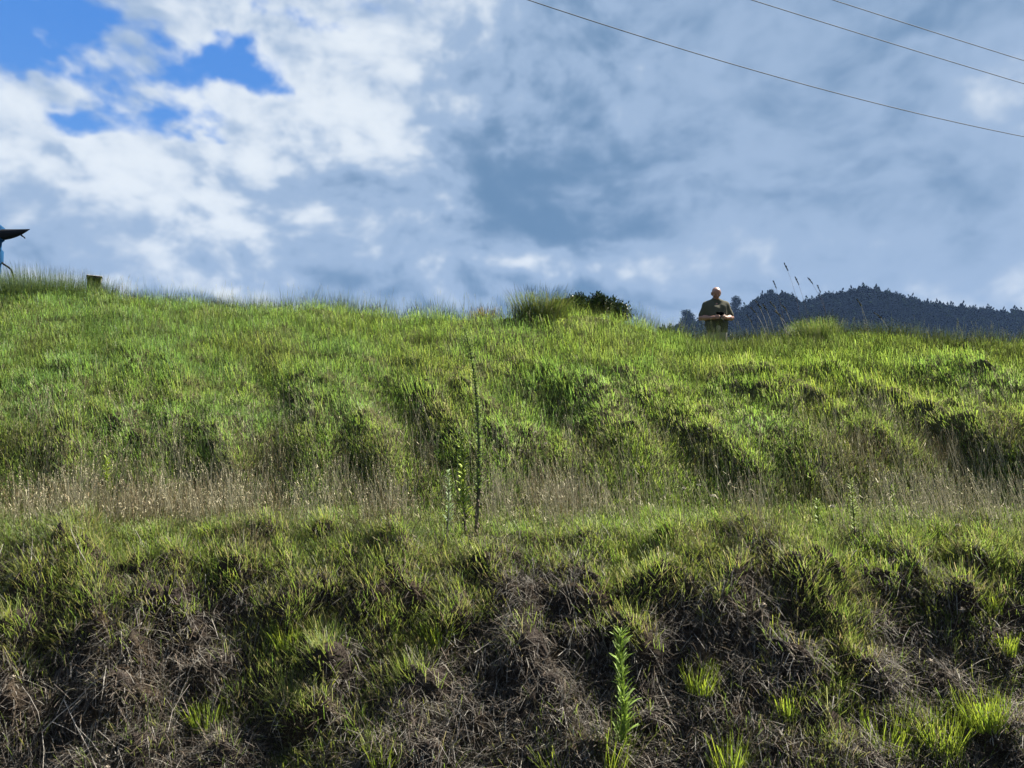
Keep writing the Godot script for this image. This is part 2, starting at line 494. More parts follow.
func build_grass() -> void:
	var green := leaf_mat("green_blade", 1.0, 0.42)
	var straw := leaf_mat("straw", 0.4, 0.7)
	var lush := Buf.new()
	var short := Buf.new()
	var dry := Buf.new()
	var dead := Buf.new()
	# the slope above the bench and the top behind the crest
	for n in 25000:
		var d := lerpf(7.3, 17.0, pow(rng.randf(), 1.25))
		var x := rnd(-1, 1) * (0.70 * d + 0.8)
		if absf(x) > 11.9: continue
		var s := surf(x, d)
		var p: Vector3 = s[0]
		var nn: Vector3 = s[1]
		var zone := n_zone.get_noise_2d(x * 0.8, d * 0.8)
		var tone := n_tone.get_noise_2d(x, d * 1.4)
		var high := smoothstep(8.0, 9.8, d + zone * 1.2)
		var c := Color(0.23, 0.395, 0.13).lerp(Color(0.29, 0.42, 0.115), clampf(0.5 + tone + 0.06 * x, 0.0, 1.0))
		c = c.lerp(Color(0.30, 0.33, 0.13), clampf(zone * 0.9, 0.0, 0.5))
		c *= rnd(0.75, 1.2)
		var tall := clampf(0.85 + 0.7 * n_lump.get_noise_2d(x * 0.7, d * 0.7), 0.5, 1.5) * rnd(0.8, 1.15)
		if rng.randf() < 0.07:
			stalk(dry, p, rnd(0.3, 0.55), 0.0016, Color(0.33, 0.33, 0.17) * rnd(0.7, 1.2), true)
		if rng.randf() < high * 0.9 + 0.08:
			clump(lush, p, Vector3.UP.lerp(nn, 0.25).normalized(), 13, 0.15 * tall, lerpf(0.28, 0.46, high) * tall, 0.12, 0.42, 0.0046, 0.26, c, GREENS if rng.randf() < 0.7 else MIXED)
		else:
			clump(short, p, Vector3.UP.lerp(nn, 0.6).normalized(), 12, 0.08, 0.28, 0.10, 0.65, 0.0046, 0.4, c, MIXED)
			if rng.randf() < 0.2:
				thatch(dead, p, nn, 8, 0.1, 0.08, 0.25, Color(0.24, 0.2, 0.135) * rnd(0.6, 1.2))
	# the bench between the two banks
	for n in 8500:
		var d := rnd(5.6, 8.1)
		var x := rnd(-1, 1) * (0.70 * d + 0.8)
		var s := surf(x, d)
		var p: Vector3 = s[0]
		var nn: Vector3 = s[1]
		var zone := n_zone.get_noise_2d(x * 0.7 + 40.0, d * 0.9)
		var zone2 := n_zone.get_noise_2d(x * 2.0 + 90.0, d * 2.0)
		var left := exp(-pow((x + 3.1) / 1.9, 2.0)) * smoothstep(5.8, 6.8, d + zone2 * 0.9) * (1.0 - smoothstep(7.3, 8.1, d + zone2 * 1.2)) * 0.7
		var mid := exp(-pow((x - 0.35) / 0.55, 2.0) - pow((d - 7.5) / 0.5, 2.0)) * 0.9
		var right := exp(-pow((x - 3.9) / 1.1, 2.0) - pow((d - 7.7) / 0.5, 2.0)) * 0.9
		var dryness := left + mid + right + zone * 0.7 + zone2 * 0.6 - 0.08
		if rng.randf() < dryness:
			for k in 4:
				stalk(dry, p + Vector3(rnd(-0.08, 0.08), -0.02, rnd(-0.08, 0.08)), rnd(0.08, 0.42), rnd(0.0012, 0.0021), Color(0.35, 0.325, 0.205) * (STRAWS[rng.randi() % 5] as Color) * rnd(0.6, 1.1), rng.randf() < 0.5)
			clump(dry, p, Vector3.UP, 7, 0.1, 0.3, 0.09, 0.6, 0.0042, 0.4, Color(0.32, 0.30, 0.18) * rnd(0.6, 1.1), STRAWS)
		if rng.randf() > dryness * 0.6:
			var c := Color(0.22, 0.33, 0.09).lerp(Color(0.27, 0.285, 0.13), clampf(dryness, 0.0, 1.0)) * rnd(0.75, 1.2)
			clump(short, p, Vector3.UP.lerp(nn, 0.4).normalized(), 13, 0.06, 0.25, 0.09, 0.75, 0.004, 0.42, c, MIXED, 3)
	for n in 2600:
		var d := rnd(6.0, 8.3)
		var x := rnd(-1, 1) * (0.70 * d + 0.8)
		var dens := 0.02 + 0.5 * exp(-pow((x + 3.4) / 2.2, 2.0)) + 0.5 * exp(-pow((x - 0.4) / 0.7, 2.0)) + 0.6 * exp(-pow((x - 4.2) / 1.3, 2.0)) + 1.1 * n_zone.get_noise_2d(x * 1.3, d * 1.3 + 20.0)
		if rng.randf() > dens: continue
		var p: Vector3 = surf(x, d)[0]
		for k in 4:
			stalk(dry, p + Vector3(rnd(-0.06, 0.06), -0.02, rnd(-0.06, 0.06)), rnd(0.2, 0.58), rnd(0.0011, 0.0019), Color(0.45, 0.42, 0.29) * rnd(0.6, 1.15), rng.randf() < 0.65)
	# the lower bank: hanging straw, with mats of green towards the lip
	for n in 11500:
		var d := rnd(4.1, 6.2)
		var x := rnd(-1, 1) * (0.70 * d + 0.7)
		var s := surf(x, d)
		var p: Vector3 = s[0]
		var nn: Vector3 = s[1]
		var zone := n_zone.get_noise_3d(p.x * 1.1 - 0.5 * p.y, p.y * 0.8 + 70.0, 3.0)
		var green_here := smoothstep(0.42, 1.03, p.y + zone * 1.1) * 0.9 + smoothstep(0.12, 0.42, zone) * 0.6 + exp(-pow((p.x - 3.05 + (p.y - 0.5) * 1.3) / 0.22, 2.0)) * 0.6 + 0.10
		if rng.randf() < green_here:
			var c := Color(0.205, 0.31, 0.08).lerp(Color(0.25, 0.27, 0.11), rng.randf()) * rnd(0.7, 1.2)
			clump(short, p, Vector3.UP.lerp(nn, 0.45).normalized(), 14, 0.05, 0.24, 0.08, 0.85, 0.0036, 0.42, c, MIXED, 3)
		if rng.randf() > green_here * 0.7:
			thatch(dead, p, nn, int(rnd(4, 24)), 0.10, 0.04, 0.26, Color(0.148, 0.142, 0.128) * rnd(0.35, 1.35))
	grow("slope_grass", "long bright green grass covering the upper slope and the crest", lush, green)
	grow("short_grass", "short olive green grass matted over the lip and the bench", short, green)
	grow("dry_grass", "tan dry grass stalks standing on the bench between the banks", dry, straw)
	grow("dead_straw", "grey brown dead straw hanging over the steep lower bank", dead, straw)

# ---------------------------------------------------------------- far hills
const SKYLINE := [[560, 350], [640, 345], [676, 330], [690, 325], [712, 328], [728, 326], [740, 316], [748, 309], [760, 301], [775, 299], [785, 303], [797, 311], [810, 305], [830, 298], [860, 295], [880, 297], [900, 305], [920, 309], [940, 313], [960, 314], [975, 313], [990, 319], [1005, 320], [1015, 317], [1030, 321], [1100, 327], [1200, 322], [1400, 335], [1700, 345]]
const FAR := 700.0

func skyline(x: float) -> float:
	for k in range(1, SKYLINE.size()):
		if x <= SKYLINE[k][0]:
			return lerpf(SKYLINE[k - 1][1], SKYLINE[k][1], clampf((x - SKYLINE[k - 1][0]) / float(SKYLINE[k][0] - SKYLINE[k - 1][0]), 0.0, 1.0))
	return 345.0

func hill_point(px: float, u: float) -> Vector3:
	# u runs from the near foot (-1) over the ridge (0) to the far foot (1)
	var top := at(px, skyline(px) + 3.0, FAR)
	var d := FAR + u * 190.0
	var h := lerpf(-22.0, top.y, pow(cos(u * PI * 0.5), 1.4))
	var p := Vector3(top.x, h, -d)
	p.y += n_shift.get_noise_2d(p.x * 0.05, p.z * 0.05) * 9.0 * absf(u)
	return p

func leaf_ball(b: Buf, centre: Vector3, size: Vector3, count: int, leaf: float, col: Color, n: FastNoiseLite, spiky := 0.0) -> void:
	for k in count:
		var d := Vector3(rng.randfn(), rng.randfn(), rng.randfn()).normalized()
		var r := pow(rng.randf(), 0.4) * (0.78 + 0.5 * n.get_noise_3dv(d * 2.0 + centre))
		var p := centre + d * size * r
		var dir := (d * (0.5 + spiky) + Vector3(rng.randfn(), rng.randfn(), rng.randfn()) * 0.6).normalized()
		b.blade(p, dir, leaf * rnd(0.7, 1.4), leaf * (0.75 - 0.4 * spiky), 0.15, col * rnd(0.6, 1.3), 2, 0.7)

func tree(called: String, label: String, top: Vector3, height: float, width: float) -> void:
	var t := thing(called, label, "tree", top - Vector3(0, height, 0), "")
	var tr := Buf.new()
	tr.tube([Vector3(0, -3, 0), Vector3(0.2, height * 0.4, 0), Vector3(0, height * 0.85, 0)], [0.5, 0.35, 0.1], Color(0.06, 0.05, 0.04), 6)
	part("trunk", tr.mesh(), mats.foliage_far, t)
	var b := Buf.new()
	for k in 5:
		var f := k / 4.0
		leaf_ball(b, Vector3(rnd(-0.12, 0.12) * width, height * (0.18 + 0.68 * f), rnd(-0.1, 0.1) * width), Vector3(width * (0.56 - 0.24 * f), height * 0.2, width * (0.5 - 0.2 * f)), 620, 1.2, Color(0.030, 0.050, 0.026), n_lump)
	part("crown", b.mesh(), mats.foliage_far, t)

func build_hills() -> void:
	var m := leaf_mat("foliage_far", 0.0, 1.0)
	m.metallic_specular = 0.0
	var b := Buf.new()
	var nx := 0
	var px := 560.0
	while px <= 1700.0:
		for k in 25:
			b.v.append(hill_point(px, -1.0 + k / 12.0)); b.c.append(Color(0.026, 0.040, 0.020)); b.n.append(Vector3.UP)
		nx += 1
		px += 4.0
	for i in nx:
		for k in 25:
			var u := b.v[mini(i + 1, nx - 1) * 25 + k] - b.v[maxi(i - 1, 0) * 25 + k]
			var w := b.v[i * 25 + mini(k + 1, 24)] - b.v[i * 25 + maxi(k - 1, 0)]
			b.n[i * 25 + k] = u.cross(w).normalized()
			if i < nx - 1 and k < 24:
				var q := i * 25 + k
				b.i.append_array([q, q + 1, q + 25, q + 25, q + 1, q + 26])
	var earth := mat("hill_earth", Color(0.022, 0.032, 0.017), 1.0, 0.0)
	tag(part("hill", b.mesh(), earth, self), "far forested hill behind the crest", "hill", "", "structure")
	var crown := Buf.new()
	leaf_ball(crown, Vector3(0, 0.2, 0), Vector3(2.9, 3.1, 2.9), 260, 1.3, Color(1, 1, 1), n_lump)
	var mm := MultiMesh.new()
	mm.transform_format = MultiMesh.TRANSFORM_3D
	mm.use_colors = true
	mm.mesh = crown.mesh()
	var spots := []
	for k in 5200:
		var x := rnd(660, 1180)
		var u := -0.62 + 0.66 * sqrt(rng.randf())
		var p := hill_point(x, u)
		var sz := rnd(0.5, 1.15) if rng.randf() < 0.85 else rnd(1.1, 1.9)
		spots.append([Transform3D(Basis(Vector3.UP, rnd(0, TAU)).scaled(Vector3(sz, sz * rnd(0.8, 1.4), sz)), p + Vector3(0, 1.5 * sz, 0)), Color(0.015, 0.027, 0.014) * rnd(0.6, 1.4)])
	mm.instance_count = spots.size()
	for k in spots.size():
		mm.set_instance_transform(k, spots[k][0])
		mm.set_instance_color(k, spots[k][1])
	var o := MultiMeshInstance3D.new()
	o.name = "forest"
	o.multimesh = mm
	o.material_override = m
	add_child(o)
	tag(o, "dark forest covering the far hill behind the crest", "forest", "", "stuff")
	tree("tall_tree", "tall dark tree standing on the low end of the far hill beside the person", at(735, 297, FAR - 30), 28.0, 17.0)
	tree("round_tree", "small dark round tree standing alone below the low end of the far hill", at(688, 310, FAR - 30), 20.0, 17.0)
	tree("pointed_tree", "pointed dark tree rising from the small hump of the far hill", at(771, 290, FAR - 10), 15.0, 8.0)

# ---------------------------------------------------------------- power line
func build_wires() -> void:
	var metal := mat("wire_metal", Color(0.075, 0.085, 0.10), 0.8, 0.3)
	var wood := mat("pole_wood", Color(0.16, 0.12, 0.085), 0.9, 0.3)
	var glaze := mat("insulator_glaze", Color(0.25, 0.10, 0.06), 0.25, 0.5)
	var ends := [Vector2(-13, -11.7), Vector2(29, -27.7)]
	var tops := [[14.6, 15.1, 15.8], [12.6, 13.0, 13.8]]
	var sags := [1.8, 0.3, 0.3]
	for e in 2:
		var g := ground_point(ends[e].x, -ends[e].y).y
		var t := thing("power_pole", "wooden power pole that the wires run from beyond the dark post" if e == 0 else "wooden power pole that the wires run to beyond the far hill's side", "pole", Vector3(ends[e].x, g, ends[e].y - 0.2))
		var pb := Buf.new()
		var top: float = tops[e][2] + 0.5 - g
		pb.tube([Vector3(0, -0.8, 0), Vector3(0, top * 0.5, 0), Vector3(0, top, 0)], [0.17, 0.14, 0.11], Color(1, 1, 1), 12)
		part("post", pb.mesh(), wood, t)
		for k in 3:
			var ib := Buf.new()
			var y: float = tops[e][k] - g
			ib.tube([Vector3(0, y, 0.1), Vector3(0, y, 0.14), Vector3(0, y, 0.15), Vector3(0, y, 0.17), Vector3(0, y, 0.2)], [0.02, 0.03, 0.06, 0.06, 0.02], Color(1, 1, 1), 10)
			part("insulator", ib.mesh(), glaze, t)
	var words := ["lowest of the three power wires crossing the sky, with the deepest sag", "middle one of the three power wires crossing the sky", "topmost of the three power wires crossing the sky"]
	for k in 3:
		var a := Vector3(ends[0].x, tops[0][k], ends[0].y)
		var b := Vector3(ends[1].x, tops[1][k], ends[1].y)
		var pts := []
		var rad := []
		for j in 49:
			var t := j / 48.0
			pts.append(a.lerp(b, t) - Vector3(0, 4.0 * sags[k] * t * (1.0 - t), 0))
			rad.append(0.0105)
		var w := Buf.new()
		w.tube(pts, rad, Color(1, 1, 1), 6)
		tag(part("power_wire", w.mesh(), metal, self), words[k], "wire", "power wires overhead")

# ---------------------------------------------------------------- the person
# bones: [a, b, radius at a, radius at b]; joined with a smooth minimum and meshed as surface nets
func flesh(bones: Array, cell: float, k: float) -> ArrayMesh:
	var lo := Vector3(1e9, 1e9, 1e9)
	var hi := -lo
	for o in bones:
		var r: float = maxf(o[2], o[3]) + cell * 3.0 + k
		lo = lo.min((o[0] as Vector3).min(o[1]) - Vector3(r, r, r))
		hi = hi.max((o[0] as Vector3).max(o[1]) + Vector3(r, r, r))
	var nx := int((hi.x - lo.x) / cell) + 2
	var ny := int((hi.y - lo.y) / cell) + 2
	var nz := int((hi.z - lo.z) / cell) + 2
	var f := PackedFloat32Array()
	f.resize(nx * ny * nz)
	f.fill(1.0)
	for o in bones:
		var a: Vector3 = o[0]
		var b: Vector3 = o[1]
		var ab := b - a
		var ll := maxf(ab.length_squared(), 1e-8)
		var ra: float = o[2]
		var rb: float = o[3]
		var r := maxf(ra, rb) + cell * 2.0 + k
		var p0 := (a.min(b) - Vector3(r, r, r) - lo) / cell
		var p1 := (a.max(b) + Vector3(r, r, r) - lo) / cell
		for z in range(maxi(int(p0.z), 0), mini(int(p1.z) + 2, nz)):
			for y in range(maxi(int(p0.y), 0), mini(int(p1.y) + 2, ny)):
				for x in range(maxi(int(p0.x), 0), mini(int(p1.x) + 2, nx)):
					var p := lo + Vector3(x, y, z) * cell
					var t := clampf((p - a).dot(ab) / ll, 0.0, 1.0)
					var d := (p - a - ab * t).length() - lerpf(ra, rb, t)
					var at_ := (z * ny + y) * nx + x
					var e := f[at_]
					var h := maxf(k - absf(d - e), 0.0) / k
					f[at_] = minf(d, e) - h * h * k * 0.25
	var st := SurfaceTool.new()
	st.begin(Mesh.PRIMITIVE_TRIANGLES)
	var ids := {}
	var sx := 1
	var sy := nx
	var sz := nx * ny
	var off := [0, sx, sy, sx + sy, sz, sx + sz, sy + sz, sx + sy + sz]
	var cnt := 0
	for z in nz - 1:
		for y in ny - 1:
			for x in nx - 1:
				var q := z * sz + y * sy + x
				var inside := 0
				for c in 8:
					if f[q + off[c]] < 0.0: inside += 1
				if inside == 0 or inside == 8: continue
				var sum := Vector3.ZERO
				var n := 0
				for c in 8:
					for ax in 3:
						if c & (1 << ax): continue
						var c2: int = c | (1 << ax)
						var f0 := f[q + off[c]]
						var f1 := f[q + off[c2]]
						if (f0 < 0.0) != (f1 < 0.0):
							var v := Vector3(c & 1, (c >> 1) & 1, (c >> 2) & 1)
							v[ax] = f0 / (f0 - f1)
							sum += v
							n += 1
				st.add_vertex(lo + (Vector3(x, y, z) + sum / n) * cell)
				ids[q] = cnt
				cnt += 1
	var str_ := [sx, sy, sz]
	for z in range(1, nz - 1):
		for y in range(1, ny - 1):
			for x in range(1, nx - 1):
				var q := z * sz + y * sy + x
				for ax in 3:
					var s0 := f[q] < 0.0
					if s0 == (f[q + str_[ax]] < 0.0): continue
					var u: int = str_[(ax + 1) % 3]
					var w: int = str_[(ax + 2) % 3]
					var i0: int = ids[q - u - w]
					var i1: int = ids[q - w]
					var i2: int = ids[q]
					var i3: int = ids[q - u]
					for g in ([i0, i2, i1, i0, i3, i2] if s0 else [i0, i1, i2, i0, i2, i3]):
						st.add_index(g)
	st.generate_normals()
	return st.commit()

func joined(list: Array) -> ArrayMesh:
	var st := SurfaceTool.new()
	for m in list:
		st.append_from(m, 0, Transform3D.IDENTITY)
	return st.commit()

func V(x: float, y: float, z: float) -> Vector3:
	return Vector3(x, y, z)

func build_person() -> void:
	var skin := mat("skin", Color(0.24, 0.125, 0.095), 0.5, 0.5)
	var olive := mat("olive_shirt", Color(0.056, 0.058, 0.042), 0.9, 0.3)
	var khaki := mat("grey_trousers", Color(0.16, 0.155, 0.14), 0.9, 0.3)
	var black := mat("black_plastic", Color(0.018, 0.018, 0.02), 0.4, 0.5)
	var boot := mat("boot_leather", Color(0.05, 0.035, 0.025), 0.6, 0.5)
	var hairm := mat("grey_stubble", Color(0.22, 0.19, 0.17), 0.9, 0.3)
	var x := at(716, 300, 15.0).x
	var g := ground_point(x, 15.0)
	var t := thing("person", "bald person in a dark olive shirt standing behind the crest, head bent down", "person", g)
	# body: arms bent forward, elbows out, both hands at the belly
	var limbs := []
	var shirt := []
	var pants := []
	for s in [-1.0, 1.0]:
		var sh := V(0.185 * s, 1.365, -0.01)
		var el := V(0.30 * s, 1.12, -0.02)
		var wr := V(0.115 * s, 1.075, 0.235)
		limbs += [[V(0.05 * s, 1.43, -0.01), sh, 0.06, 0.064], [sh, el, 0.058, 0.045], [el, el.lerp(wr, 0.35), 0.047, 0.046], [el.lerp(wr, 0.35), wr, 0.046, 0.03], [wr, wr + V(-0.018 * s, 0.0, 0.035), 0.03, 0.03]]
		limbs += [[V(0.09 * s, 0.9, 0), V(0.115 * s, 0.5, 0.01), 0.095, 0.06], [V(0.115 * s, 0.5, 0.01), V(0.12 * s, 0.36, -0.01), 0.058, 0.06], [V(0.12 * s, 0.36, -0.01), V(0.12 * s, 0.09, -0.02), 0.058, 0.04], [V(0.12 * s, 0.06, -0.03), V(0.145 * s, 0.035, 0.14), 0.042, 0.03]]
		shirt += [[V(0.04 * s, 1.44, -0.01), sh, 0.07, 0.083], [sh, sh.lerp(el, 0.78), 0.076, 0.073], [V(0.1 * s, 1.3, 0.0), V(0.095 * s, 1.0, 0.015), 0.125, 0.125], [V(0.095 * s, 1.0, 0.015), V(0.09 * s, 0.88, 0.01), 0.125, 0.122]]
		pants += [[V(0.085 * s, 0.93, 0), V(0.115 * s, 0.5, 0.01), 0.112, 0.083], [V(0.115 * s, 0.5, 0.01), V(0.12 * s, 0.1, -0.02), 0.083, 0.068]]
	var torso := [[V(0, 0.93, 0), V(0, 1.05, 0.01), 0.13, 0.13], [V(-0.07, 1.05, 0.01), V(-0.08, 1.3, 0), 0.11, 0.11], [V(0.07, 1.05, 0.01), V(0.08, 1.3, 0), 0.11, 0.11], [V(0, 1.05, 0.05), V(0, 1.25, 0.03), 0.1, 0.09], [V(0, 1.4, -0.01), V(0, 1.53, 0.015), 0.07, 0.058]]
	var body := flesh(torso + limbs, 0.016, 0.04)
	# head, bent towards the hands
	var h := V(0, 1.60, 0.045)
	var tip := Basis(Vector3.RIGHT, 0.42)
	var head := []
	for o in [[V(0, 0.035, -0.02), V(0, 0.03, 0.015), 0.083, 0.08], [V(0, -0.05, 0.02), V(0, -0.02, 0.03), 0.06, 0.066], [V(0, -0.085, 0.055), V(0, -0.075, 0.05), 0.032, 0.034], [V(-0.03, 0.012, 0.083), V(0.03, 0.012, 0.083), 0.014, 0.014], [V(0, 0.0, 0.092), V(0, -0.032, 0.112), 0.009, 0.013], [V(-0.022, -0.062, 0.088), V(0.022, -0.062, 0.088), 0.008, 0.008], [V(-0.045, -0.022, 0.062), V(-0.04, -0.03, 0.06), 0.022, 0.022], [V(0.045, -0.022, 0.062), V(0.04, -0.03, 0.06), 0.022, 0.022], [V(-0.083, 0.015, -0.005), V(-0.08, -0.03, 0.002), 0.015, 0.011], [V(0.083, 0.015, -0.005), V(0.08, -0.03, 0.002), 0.015, 0.011], [V(0, -0.06, -0.02), V(0, -0.13, -0.03), 0.058, 0.058]]:
		head.append([h + tip * (o[0] as Vector3), h + tip * (o[1] as Vector3), o[2], o[3]])
	var pieces := [body, flesh(head, 0.006, 0.014)]
	# hands: palm, four fingers curled round the controller, thumb on top
	for s in [-1.0, 1.0]:
		var w := V(0.115 * s, 1.075, 0.235)
		var palm := w + V(-0.03 * s, 0.0, 0.06)
		var hand := [[w, palm, 0.024, 0.026], [palm + V(0, 0.022, 0), palm + V(0, -0.025, 0), 0.019, 0.018]]
		for k in 4:
			var y := 0.026 - 0.018 * k
			var l: float = [0.9, 1.0, 0.95, 0.78][k]
			var a := palm + V(-0.005 * s, y, 0.012)
			var b := a + V(-0.012 * s, -0.002, 0.034 * l)
			var c := b + V(-0.03 * s * l, -0.003, 0.012 * l)
			var e := c + V(-0.02 * s * l, -0.002, -0.012 * l)
			hand += [[a, b, 0.0095, 0.009], [b, c, 0.009, 0.008], [c, e, 0.008, 0.007]]
		var th := w + V(-0.02 * s, 0.02, 0.03)
		hand += [[th, th + V(-0.02 * s, 0.022, 0.025), 0.012, 0.0105], [th + V(-0.02 * s, 0.022, 0.025), th + V(-0.042 * s, 0.02, 0.035), 0.0105, 0.0085]]
		pieces.append(flesh(hand, 0.005, 0.006))
	part("body", joined(pieces), skin, t)
	part("shirt", flesh(shirt + [[V(0, 1.05, 0.075), V(0, 1.25, 0.05), 0.115, 0.1], [V(0, 1.45, -0.015), V(0, 1.475, -0.01), 0.078, 0.07]], 0.016, 0.04), olive, t)
	part("trousers", flesh(pants + [[V(0, 0.9, 0), V(0, 1.0, 0.01), 0.13, 0.13]], 0.016, 0.04), khaki, t)
	for s in [-1.0, 1.0]:
		part("boot", flesh([[V(0.12 * s, 0.12, -0.03), V(0.12 * s, 0.05, -0.03), 0.055, 0.05], [V(0.12 * s, 0.05, -0.03), V(0.148 * s, 0.04, 0.15), 0.052, 0.042]], 0.012, 0.02), boot, t)
	for s in [-1.0, 1.0]:
		var eb := Buf.new()
		var ec := h + tip * V(0.03 * s, -0.004, 0.083)
		eb.tube([ec - V(0.008, 0, 0), ec, ec + V(0.008, 0, 0)], [0.003, 0.006, 0.003], Color(1, 1, 1), 8)
		part("eye", eb.mesh(), black, t)
	part("hair", flesh([[h + tip * V(-0.062, -0.01, -0.045), h + tip * V(0.062, -0.01, -0.045), 0.036, 0.036], [h + tip * V(-0.05, -0.03, -0.06), h + tip * V(0.05, -0.03, -0.06), 0.034, 0.034]], 0.007, 0.014), hairm, t)
	# the controller rests in both hands
	var c := thing("controller", "black handheld controller held in both hands of the person", "controller", g + V(0, 1.075, 0.305))
	var cb := Buf.new()
	cb.box(V(0, 0.012, 0.0), V(0.15, 0.035, 0.085), 0.008, Color(1, 1, 1), Basis(Vector3.RIGHT, 0.35))
	part("case", cb.mesh(), black, c)
	var sb := Buf.new()
	sb.box(V(0, 0.07, -0.015), V(0.15, 0.085, 0.01), 0.003, Color(1, 1, 1), Basis(Vector3.RIGHT, -0.5))
	part("screen", sb.mesh(), black, c)
	for s in [-1.0, 1.0]:
		var jb := Buf.new()
		jb.tube([V(0.045 * s, 0.025, 0.0), V(0.045 * s, 0.045, 0.0), V(0.045 * s, 0.05, 0.0)], [0.004, 0.004, 0.008], Color(1, 1, 1), 8)
		part("stick", jb.mesh(), black, c)

# ---------------------------------------------------------------- things along the crest
func tussock(called: String, label: String, p: Vector3, count: int, lo: float, hi: float, spread: float, lean: float, width: float, droop: float, tint: Color, cols: Array) -> void:
	var b := Buf.new()
	clump(b, Vector3.ZERO, Vector3.UP, count, lo, hi, spread, lean, width, droop, tint, cols, 4)
	var o := part(called, b.mesh(), mats.green_blade, self, p)
	tag(o, label, "grass tussock")

func seed_stalk(called: String, label: String, group: String, base: Vector3, tip: Vector3, col: Color) -> void:
	var t := thing(called, label, "grass stalk", base, group)
	var top := tip - base
	var st := Buf.new()
	var mid := Vector3(top.x * 0.12, top.y * 0.62, top.z * 0.5)
	var pts := []
	var rad := []
	for k in 10:
		var u := k / 9.0
		pts.append(mid * 2.0 * u * (1.0 - u) + top * u * u - Vector3(0, 0.05 * (1.0 - u), 0))
		rad.append(lerpf(0.0034, 0.0015, u))
	st.tube(pts, rad, col, 4)
	part("stem", st.mesh(), mats.straw, t)
	var hd := Buf.new()
	var dir := (top - mid).normalized()
	for k in 70:
		var q := top - dir * rnd(-0.02, 0.12)
		hd.blade(q, (dir + Vector3(rng.randfn(), rng.randfn(), rng.randfn()) * 0.28).normalized(), rnd(0.025, 0.04), 0.014, 0.05, col * rnd(0.7, 1.2), 2, 0.8)
	part("seed_head", hd.mesh(), mats.straw, t)

